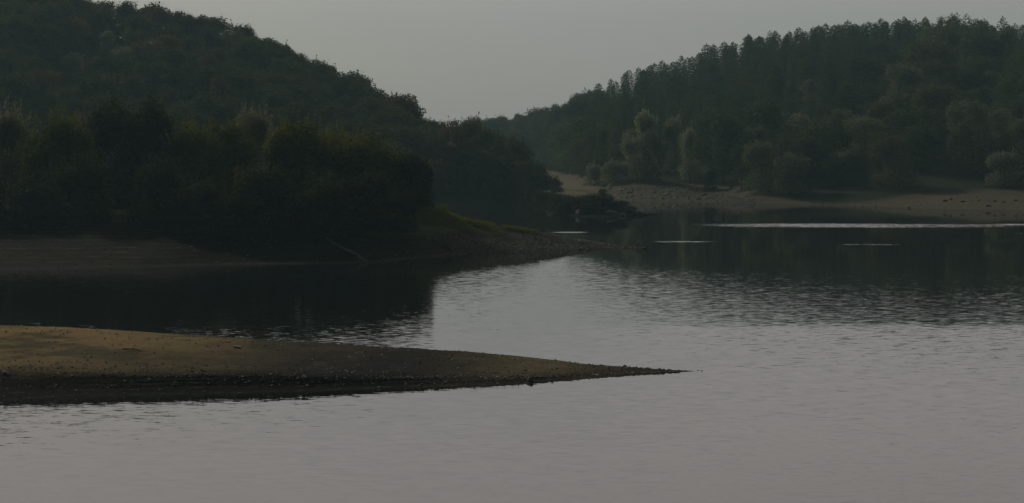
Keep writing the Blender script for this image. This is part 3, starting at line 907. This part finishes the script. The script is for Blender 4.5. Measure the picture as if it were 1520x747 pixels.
# ------------------------------------------------------------------ left hill wood
LP = [(158, 52, 590, 'column', 'pale', 'pale grey-green tree standing out high on the dark steep hill'), (182, 74, 575, 'broad', 'pale', 'lower pale tree touching the pale grey-green one on the steep hill'),
      (112, 92, 560, 'broad', 'pale', 'dull pale tree down the slope from the pale grey-green one')]
for px, tp, y, kind, mk, lab in LP:
    X, Y, Z = left_hill.colm(px); z0 = float(np.interp(y, Y, Z)); h = zat(tp, y) - z0; h2 = min(max(h, 9), 19)
    CLEAR.append((px, y, 22, tp + 28))
    tree('broadleaf_tree', kind, (float(wx(px, y, z0)), y, z0 + (h - h2) * .5), h2, M['silver'], lab, 'pale trees on the steep hill', 12 / h2, 'tree')
for x, y, z, px, t in scatter(left_hill, 7000, -150, 660, 1.15, 3.0, 8.4):
    crest = t > 2.8
    h = cap(random.uniform(9.0, 14.0), px, y, z, LEFT_SIL, -3, 10)
    if h < 4: continue
    while h > 3.5 and in_front(px, y, z, h, 4.5): h *= .8
    if h <= 3.5: continue
    if not shows(x, y, z, h, 4.5, 0.09): continue
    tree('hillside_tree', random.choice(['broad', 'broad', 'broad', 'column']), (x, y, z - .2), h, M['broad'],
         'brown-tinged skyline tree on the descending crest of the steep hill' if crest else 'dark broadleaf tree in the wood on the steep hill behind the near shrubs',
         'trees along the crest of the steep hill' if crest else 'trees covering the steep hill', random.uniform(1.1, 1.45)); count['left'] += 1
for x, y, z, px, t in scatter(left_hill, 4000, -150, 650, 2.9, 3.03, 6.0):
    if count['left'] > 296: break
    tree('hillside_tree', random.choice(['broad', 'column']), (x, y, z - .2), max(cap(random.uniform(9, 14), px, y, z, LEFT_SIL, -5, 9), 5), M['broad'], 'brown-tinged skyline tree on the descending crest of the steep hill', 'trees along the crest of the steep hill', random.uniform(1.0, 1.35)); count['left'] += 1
print('TREES', count, n_tree[0])


# ------------------------------------------------------------------ stones, driftwood, grass, birds
def rock_mesh(name, seed, flat=0.6, cuts=2):
    import bmesh
    bm = bmesh.new()
    bmesh.ops.create_icosphere(bm, subdivisions=cuts, radius=0.5)
    r = np.random.default_rng(seed)
    ph = r.uniform(0, 6, 6)
    for v in bm.verts:
        c = v.co
        k = 1 + .16 * math.sin(c.x * 5 + ph[0]) * math.cos(c.y * 6 + ph[1]) + .13 * math.sin(c.z * 7 + c.x * 4 + ph[2]) + r.normal() * .035
        v.co = c * k
        v.co.z *= flat
        if v.co.z < -.16: v.co.z = -.16 + (v.co.z + .16) * .3
    me = bpy.data.meshes.new(name); bm.to_mesh(me); bm.free()
    me.polygons.foreach_set('use_smooth', np.ones(len(me.polygons), dtype=bool))
    return me


ROCKS = [rock_mesh('rock', s, f, 3) for s, f in ((1, .6), (2, .75), (3, .5), (4, .65))]


def rock(name, pos, size, mat, label, cat='rock', group=None, var=0, rz=None, tilt=0):
    o = bpy.data.objects.new(name, ROCKS[var % 4]); col.objects.link(o)
    o.location = pos; o.scale = size if isinstance(size, tuple) else (size, size, size)
    o.rotation_euler = (tilt, 0, random.uniform(0, 6.28) if rz is None else rz)
    if not o.data.materials: o.data.materials.append(None)
    o.material_slots[0].link = 'OBJECT'; o.material_slots[0].material = mat
    return tag(o, label, cat, group)


p = sandbar.hit(353, 517); rock('boulder', (p[0], p[1], p[2] + .05), (.62, .5, .5), M['stone_grey'], 'rounded grey boulder alone near the top of the sandbar', var=0, rz=0)
p = sandbar.hit(787, 566); rock('boulder', (p[0], p[1], p[2] + .08), (.48, .42, .5), M['stone_dark'], 'dark boulder at the waterline under the narrow end of the sandbar', var=1)
p = sandbar.hit(8, 555); rock('stone_block', (p[0], p[1], p[2] + .05), (.34, .3, .36), M['stone_grey'], 'squarish grey stone in the dark mud at the broad end of the sandbar', var=1)
p = sandbar.hit(451, 561); rock('boulder', (p[0], p[1], p[2] + .05), (.34, .25, .36), M['stone_pale'], 'pale upright stone at the edge of the dark strandlines', var=3, tilt=.5)
p = sandbar.hit(442, 562); rock('boulder', (p[0], p[1], p[2] + .02), (.25, .2, .2), M['stone_grey'], 'small grey stone against the pale upright one', var=2)
p = sandbar.hit(928, 540.5); rock('boulder', (p[0], p[1], p[2] + .05), (.22, .2, .24), M['stone_dark'], 'small dark stone on the upper edge near the sandbar tip', var=0)
for i, (px, py) in enumerate(((1036, 550.3), (1042, 551.0))):
    y = yat(py); rock('stone', (float(wx(px, y, 0)), y, .0), (.2, .14, .10), M['stone_dark'], ('first' if i == 0 else 'outermost') + ' small stone poking from the water beyond the sandbar tip', 'stone', 'stones off the sandbar tip', i)


def stick(name, pts, r, label, cat='branch'):
    v, f = tube(pts, np.linspace(r, r * .4, len(pts)), 6)
    v2, f2 = tube([np.array(pts[1]), np.array(pts[1]) + np.array([.12, .1, .16])], [r * .5, r * .2], 5)
    vv, ff = join([(v, f), (v2, f2)])
    return tag(link(name, mesh_from(name, vv, ff, True), None, M['driftwood']), label, cat)


a, b = sandbar.hit(183, 519), sandbar.hit(211, 522)
mid = [(a[i] * .5 + b[i] * .5) for i in range(3)]
stick('driftwood_branch', [(a[0], a[1], a[2] + .05), (mid[0], mid[1], mid[2] + .11), (b[0], b[1], b[2] + .05)], .05, 'thin dark driftwood branch lying on the sandy top of the sandbar')
y = yat(387.5); x0 = float(wx(890.5, y, 0))
stick('stick', [(x0, y, -.12), (x0 + .14, y, .12), (x0 + .34, y, .30)], .045, 'short dark slanted stick poking out of the water off the grassy point', 'stick')


def pebbles(name, loft, n, p0, p1, t0, t1, smin, smax, mats, dens=None):
    """loose grit: one scatter of small stones on the ground of a loft"""
    import bmesh
    V, Fc, mi = [], [], []
    base = np.array([(1, 0, 0), (-1, 0, 0), (0, 1, 0), (0, -1, 0), (0, 0, .8), (0, 0, -.6)], float)
    tri = [(0, 2, 4), (2, 1, 4), (1, 3, 4), (3, 0, 4), (2, 0, 5), (1, 2, 5), (3, 1, 5), (0, 3, 5)]
    k = 0
    while k < n:
        px, t = random.uniform(p0, p1), random.uniform(t0, t1)
        x, y, z = loft.at(px, t)
        if z < .03: k += .2; continue
        if dens and random.random() > dens(px, t): continue
        s = smin + (smax - smin) * random.random() ** 2.5
        az = random.uniform(0, 6.28); ca, sa = math.cos(az), math.sin(az)
        sc = np.array([s * random.uniform(.7, 1.3), s * random.uniform(.6, 1.0), s * random.uniform(.5, .9)])
        q = base * sc * rng.uniform(.75, 1.2, (6, 1))
        q = np.stack([q[:, 0] * ca - q[:, 1] * sa, q[:, 0] * sa + q[:, 1] * ca, q[:, 2]], 1) + np.array([x, y, z + s * .2])
        o = len(V); V += list(q); Fc += [tuple(i + o for i in f) for f in tri]; mi += [random.choices(range(len(mats)), [3, 2, 1][:len(mats)])[0]] * 8
        k += 1
    me = mesh_from(name, V, Fc)
    for m in mats: me.materials.append(m)
    me.polygons.foreach_set('material_index', np.array(mi, dtype=np.int32))
    return me


def stuff(name, me, label, cat):
    o = bpy.data.objects.new(name, me); col.objects.link(o)
    return tag(o, label, cat, None, 'stuff')


def dens_bar(px, t):
    return 1.0 if 1.7 < t < 2.15 else (.6 if t > 2.7 else .3)


stuff('pebbles', pebbles('pebbles', sandbar, 4200, -150, 1030, 1.02, 3.05, .03, .12, [M['stone_dark'], M['stone_grey'], M['stone_pale']], dens_bar), 'loose grit and small stones strewn over the sandbar', 'pebbles')
stuff('gravel', pebbles('gravel', bank, 1300, -150, 955, 1.02, 2.7, .06, .24, [M['stone_dark'], M['stone_grey']]), 'loose stones on the eroded slope of the near bank', 'gravel')
stuff('shingle', pebbles('shingle', right_hill, 1500, 890, 1120, 1.08, 2.05, .10, .40, [M['stone_grey'], M['stone_dark'], M['stone_pale']]), 'shingle covering the stony beach below the pale trees', 'gravel')
stuff('shingle', pebbles('shingle', right_hill, 700, 1120, 1660, 1.05, 1.9, .08, .26, [M['stone_dark'], M['stone_grey']]), 'scattered small stones on the tan beach under the far wood', 'gravel')

stuff('gravel', pebbles('gravel', bank, 1100, 655, 950, 1.02, 2.9, .07, .26, [M['stone_dark'], M['stone_grey']]), 'stones littering the low end of the grassy point', 'gravel')
# rocks one can tell apart on the far stony beach
for i in range(34):
    px, py = random.uniform(928, 1050), random.uniform(279, 297)
    x, y, z = right_hill.hit(px, py)
    if z < .15: continue
    rock('rock', (x, y, z + .08), random.uniform(.5, 1.15), M[random.choice(['stone_grey', 'stone_grey', 'stone_pale', 'stone_dark'])], 'angular rock among others on the stony beach below the pale trees', 'rock', 'rocks on the far stony beach', i)
for px, py, sz, lab in ((1011, 287, (2.6, .7, .7), 'long pale rock slab high on the far stony beach'), (968, 293, (2.2, .6, .6), 'long pale rock slab low on the far stony beach, towards the spit'),
                        (922, 283, (1.3, 1, 1), 'pale rock at the foot of the rounded willow bush')):
    x, y, z = right_hill.hit(px, py)
    rock('rock_slab', (x, y, z + .12), sz, M['stone_pale'], lab, 'rock', None, 2, .25, .2)
for i, (px, py, s, lab) in enumerate(((1403, 299, 1.8, 'dark boulder at the near end of the boulder line on the tan beach'), (1411, 296.5, 1.3, 'dark boulder touching the one at the near end of the boulder line'), (1429, 300, 1.5, 'dark boulder second along the boulder line on the tan beach'),
                                      (1453, 298, .9, 'small flat dark stone along the middle of the boulder line'), (1467, 306.5, 1.5, 'round dark boulder standing at the water edge of the tan beach'), (1477, 299.5, 1.0, 'dark stone above the round boulder at the water edge'),
                                      (1490, 301, 1.2, 'long dark stone past the round boulder on the tan beach'), (1508, 298, 1.4, 'dark boulder at the far end of the boulder line on the tan beach'), (1350, 309, .9, 'lone dark stone at the waterline where the tan beach narrows'))):
    x, y, z = right_hill.hit(px, py)
    s *= .8
    rock('boulder', (x, y, z + .12), (s, s * .8, s * .8), M['stone_dark'], lab, 'boulder', 'dark boulders on the tan beach', i)
# dark rocks and scrub at the end of the spit
SP = [(938, 307, 2.2, 2.0, 'dark hump behind the outer spit rocks'), (934, 314, 3.4, 1.8, 'flat dark rock at the water edge of the spit'), (948, 314.5, 1.9, 1.5, 'small dark rock near the spit tip'),
      (957, 317, 1.5, 1.3, 'outermost small dark rock at the spit tip'), (908, 315, 3.0, 2.0, 'dark rock between the two scrubby domes at the water edge of the spit'), (862, 314, 3.2, 2.0, 'dark rock at the water edge under the largest scrubby dome'), (924, 317, 2.0, 1.3, 'low dark rock awash below the second dome')]
for i, (px, py, w, h, lab) in enumerate(SP):
    x, y, z = spit.hit(px, py + 3)
    rock('boulder', (x, y, z + .1), (w, w * .8, h * 1.2), M['stone_dark'], lab, 'boulder', 'dark rocks on the spit', i, 0.3 * i)
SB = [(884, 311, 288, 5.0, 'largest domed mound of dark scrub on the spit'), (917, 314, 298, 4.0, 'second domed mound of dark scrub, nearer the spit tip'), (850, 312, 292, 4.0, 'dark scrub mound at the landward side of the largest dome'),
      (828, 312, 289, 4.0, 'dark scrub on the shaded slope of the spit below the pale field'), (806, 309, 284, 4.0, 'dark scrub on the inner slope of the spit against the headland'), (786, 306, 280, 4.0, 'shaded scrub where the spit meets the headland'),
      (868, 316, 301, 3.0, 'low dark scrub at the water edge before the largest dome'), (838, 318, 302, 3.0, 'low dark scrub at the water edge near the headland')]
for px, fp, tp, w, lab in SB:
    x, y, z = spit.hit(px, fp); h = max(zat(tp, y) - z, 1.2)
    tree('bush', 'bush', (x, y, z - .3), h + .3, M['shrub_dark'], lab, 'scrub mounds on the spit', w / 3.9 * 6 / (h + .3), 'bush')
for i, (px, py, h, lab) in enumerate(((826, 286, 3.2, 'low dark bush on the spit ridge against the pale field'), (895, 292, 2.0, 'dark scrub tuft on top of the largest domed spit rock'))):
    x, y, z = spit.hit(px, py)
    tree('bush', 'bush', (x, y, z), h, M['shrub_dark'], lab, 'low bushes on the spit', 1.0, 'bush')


# grass on the sunlit point and along the bank top
def blades(name, spots, hmin, hmax):
    P = np.array(spots); n = len(P)
    az = rng.uniform(0, 6.28, n); h = rng.uniform(hmin, hmax, n); w = rng.uniform(.04, .09, n)
    dx, dy = np.cos(az) * w, np.sin(az) * w
    le = rng.normal(size=(n, 2)) * .28 * h[:, None]
    V = np.empty((n, 3, 3))
    V[:, 0] = P + np.stack([dx, dy, np.full(n, -.05)], 1); V[:, 1] = P - np.stack([dx, dy, np.full(n, .05)], 1)
    V[:, 2] = P + np.stack([le[:, 0], le[:, 1], h], 1)
    me = mesh_from(name, V.reshape(-1, 3), np.arange(n * 3).reshape(n, 3))
    a = me.attributes.new('leaf_tone', 'FLOAT', 'FACE'); a.data.foreach_set('value', rng.random(n).astype(np.float32))
    return me


sp = []
while len(sp) < 15000:
    px, t = random.uniform(600, 800), random.uniform(2.3, 3.7)
    x, y, z = bank.at(px, t)
    if z > 1.9 and random.random() < (z - 1.7) / 2.5 and vnoise(np.array([x * .5]), np.array([y * .5]))[0] > -.22: sp.append((x, y, z))
for _ in range(9000):
    px, t = random.uniform(-120, 620), random.uniform(2.55, 3.2)
    sp.append(bank.at(px, t))
o = stuff('grass', blades('grass', sp, .18, .5), 'sunlit short grass along the top of the grassy point', 'grass'); o.data.materials.append(M['grass'])
cx, cy, cz = bank.hit(657, 313)
tuft = blades('grass_tuft', [(cx + rng.normal() * .35, cy + rng.normal() * .3, cz) for _ in range(160)], .5, 1.35)
tuft.transform(__import__('mathutils').Matrix.Translation((-cx, -cy, -cz)))
o = link('grass_tuft', tuft, None, M['grass']); o.location = (cx, cy, cz); tag(o, 'tall sunlit grass tuft at the foot of the last dark shrub', 'grass tuft')


# pale gully worn down the shaded bank
def strip(name, pts, w, lift=.06):
    V, Fc = [], []
    for i, (px, py) in enumerate(pts):
        x, y, z = bank.hit(px, py)
        ww = w * (0.6 + .5 * math.sin(i * 1.7) ** 2)
        for s in (-1, 0, 1): V.append((x + s * ww * random.uniform(.5, 1.2), y + random.uniform(-.3, .3) * abs(s), z + lift + abs(s) * .02 + s * .0))
    for i in range(len(pts) - 1):
        for s in (0, 1): Fc.append((i * 3 + s, i * 3 + s + 1, (i + 1) * 3 + s + 1, (i + 1) * 3 + s))
    return mesh_from(name, V, Fc, True)


M['path'] = plain('pale worn earth', (0.03, 0.028, 0.02), (0.15, 0.138, 0.10), 2.5, .95, .1)
pt = [(446 + 94 * u + 4 * math.sin(u * 9), 322 + 66 * u ** .9) for u in np.linspace(0, 1, 26)]
tag(link('path', strip('path', pt, .5), None, M['path']), kind='structure')
pt = [(600 + 64 * u + 3 * math.sin(u * 8), 331 + 40 * u) for u in np.linspace(0, 1, 18)]
tag(link('path', strip('path', pt, .5), None, M['path']), kind='structure')


# two waterbirds and a stub by the tip of the point
def body_tube(path, rads, squash=1.0, sides=10):
    v, f = tube(path, rads, sides)
    return v, f


def waterbird(name, pos, s, standing, label):
    root = bpy.data.objects.new(name, None); root.empty_display_size = .2; col.objects.link(root); root.location = pos; root.scale = (s, s, s)
    tag(root, label, 'bird', 'waterbirds by the point')
    if standing:
        pth = [(-.20, 0, .06), (-.12, 0, .14), (-.05, 0, .24), (.0, 0, .36), (.04, 0, .46), (.07, 0, .54), (.05, 0, .62), (.03, 0, .69), (.05, 0, .75), (.10, 0, .775), (.15, 0, .775)]
        rd = [.02, .06, .105, .12, .105, .07, .042, .036, .04, .046, .025]
    else:
        pth = [(-.36, 0, .02), (-.24, 0, .05), (-.10, 0, .06), (.05, 0, .07), (.16, 0, .11), (.20, 0, .20), (.18, 0, .30), (.17, 0, .40), (.20, 0, .46), (.25, 0, .475), (.30, 0, .47)]
        rd = [.02, .08, .12, .12, .09, .052, .038, .036, .04, .046, .025]
    rd = [r * 1.8 for r in rd]
    parts = [tube(pth, rd, 10)]
    if standing:
        for sy in (-.05, .05):
            parts.append(tube([(-.02, sy, .2), (0, sy, .08), (.0, sy, .0), (.08, sy, -.005)], [.03, .018, .016, .01], 6))
    v, f = join(parts)
    link('body', mesh_from('body', v, f, True), root, M['feather'])
    e = np.array(pth[-1])
    v, f = tube([e - (.01, 0, 0), e + (.06, 0, .0), e + (.10, 0, -.015)], [.018, .012, .004], 6)
    link('beak', mesh_from('beak', v, f, True), root, M['beak'])
    for sy in (-1, 1):
        if standing: w_ = [(.02, sy * .15, .46), (-.04, sy * .185, .34), (-.12, sy * .15, .2), (-.19, sy * .08, .09)]
        else: w_ = [(.08, sy * .14, .14), (-.05, sy * .175, .15), (-.2, sy * .13, .13), (-.34, sy * .05, .09)]
        v, f = tube(w_, [.03, .055, .045, .01], 7)
        link('wing', mesh_from('wing', v, f, True), root, M['feather'])


y = yat(368.3)
rock('stone', (float(wx(946, y, 0)), y, .02), (.8, .6, .34), M['stone_dark'], 'flat wet stone under the upright waterbird', 'stone', None, 2)
waterbird('waterbird', (float(wx(947, y, 0)), y, .10), 1.08, True, 'upright dark waterbird standing at the tip of the grassy point')
y = yat(369.5)
waterbird('waterbird', (float(wx(957.5, y, 0)), y, .0), 1.0, False, 'long-necked dark waterbird swimming just off the grassy point')
y = yat(370); x = float(wx(953, y, 0))
v, f = tube([(x, y, -.4), (x + .02, y, .1), (x + .03, y, .22)], [.07, .06, .05], 8)
tag(link('stub_post', mesh_from('stub_post', v, f, True), None, M['driftwood']), 'short dark stub poking from the water between the two waterbirds', 'post')

# ------------------------------------------------------------------ haze
HT = 112.0
HAZE_DENS, HAZE_COL, HAZE_G = 0.00015, (0.56, 0.90, 0.95), 0.3
hx, hy0, hy1 = 790, -90, 1520
V = [(sx * hx, yy, zz) for zz in (-3.4, HT) for (sx, yy) in ((-1, hy0), (1, hy0), (1, hy1), (-1, hy1))]
hz = mesh_from('haze', V, [(3, 2, 1, 0), (4, 5, 6, 7), (0, 1, 5, 4), (1, 2, 6, 5), (2, 3, 7, 6), (3, 0, 4, 7)])
mh = bpy.data.materials.new('haze air')
nt, out = nodes(mh)
pv = N(nt, 'ShaderNodeVolumePrincipled', Density=HAZE_DENS, Anisotropy=HAZE_G)
pv.inputs['Color'].default_value = (*HAZE_COL, 1)
nt.links.new(pv.outputs[0], out.inputs['Volume'])
mh.cycles.homogeneous_volume = True
tag(link('haze', hz, None, mh), 'thin pale haze filling the valley air', 'haze', None, 'stuff')

# ------------------------------------------------------------------ light
SUN_EL, SUN_AZ = 33.0, -44.0     # azimuth measured from the view direction, negative to the left
VEIL_LOW, VEIL_HIGH = (11.8, 12.0, 11.9), (39.5, 34.6, 32.2)
w = bpy.data.worlds.new('World'); scene.world = w; w.use_nodes = True
nt = w.node_tree; nt.nodes.clear()
sky = nt.nodes.new('ShaderNodeTexSky'); sky.sky_type = 'NISHITA'; sky.sun_disc = False
sky.sun_elevation = R(SUN_EL); sky.sun_rotation = R(SUN_AZ)
sky.altitude = 100; sky.air_density = 1.0; sky.dust_density = 3.5; sky.ozone_density = 1.0
bg = nt.nodes.new('ShaderNodeBackground'); bg.inputs[1].default_value = 0.07
wo = nt.nodes.new('ShaderNodeOutputWorld')
# bright veil added to the sky to lift the water, centred away from the sun
tc = nt.nodes.new('ShaderNodeTexCoord')
sx = N(nt, 'ShaderNodeSeparateXYZ'); nt.links.new(tc.outputs['Generated'], sx.inputs[0])
zc = sx.outputs[2]
dp = N(nt, 'ShaderNodeVectorMath', operation='DOT_PRODUCT'); nt.links.new(tc.outputs['Generated'], dp.inputs[0])
dp.inputs[1].default_value = (math.sin(R(26)), math.cos(R(26)), 0)
side = SMOOTH(nt, dp.outputs['Value'], -0.1, 0.9)
up = SMOOTH(nt, zc, 0.05, 0.26)
fade = SMOOTH(nt, zc, 0.95, 0.45)
band = MIX(nt, up, VEIL_LOW, VEIL_HIGH)
vs = N(nt, 'ShaderNodeVectorMath', operation='SCALE'); nt.links.new(band, vs.inputs[0])
nt.links.new(MATH(nt, 'MULTIPLY', side, fade), vs.inputs['Scale'])
va = N(nt, 'ShaderNodeVectorMath', operation='ADD'); nt.links.new(sky.outputs[0], va.inputs[0]); nt.links.new(vs.outputs[0], va.inputs[1])
nt.links.new(va.outputs[0], bg.inputs[0]); nt.links.new(bg.outputs[0], wo.inputs[0])
sd = bpy.data.lights.new('sun', 'SUN'); sd.energy = 4.8; sd.angle = R(0.5); sd.color = (1.0, 0.94, 0.84)
so = bpy.data.objects.new('sun', sd); col.objects.link(so)
so.rotation_euler = (R(90 - SUN_EL), 0, R(180 - SUN_AZ))
so.location = (-60, 100, 150)

scene.view_settings.view_transform = 'Standard'
scene.view_settings.look = 'None'
scene.view_settings.exposure = -2.0
scene.view_settings.gamma = 1
scene.view_settings.use_curve_mapping = False
scene.render.engine = 'CYCLES'
c = scene.cycles
c.max_bounces = 5; c.diffuse_bounces = 2; c.glossy_bounces = 2; c.transmission_bounces = 2; c.volume_bounces = 0; c.transparent_max_bounces = 4
c.sample_clamp_indirect = 4
c.use_denoising = True
c.caustics_reflective = False; c.caustics_refractive = False
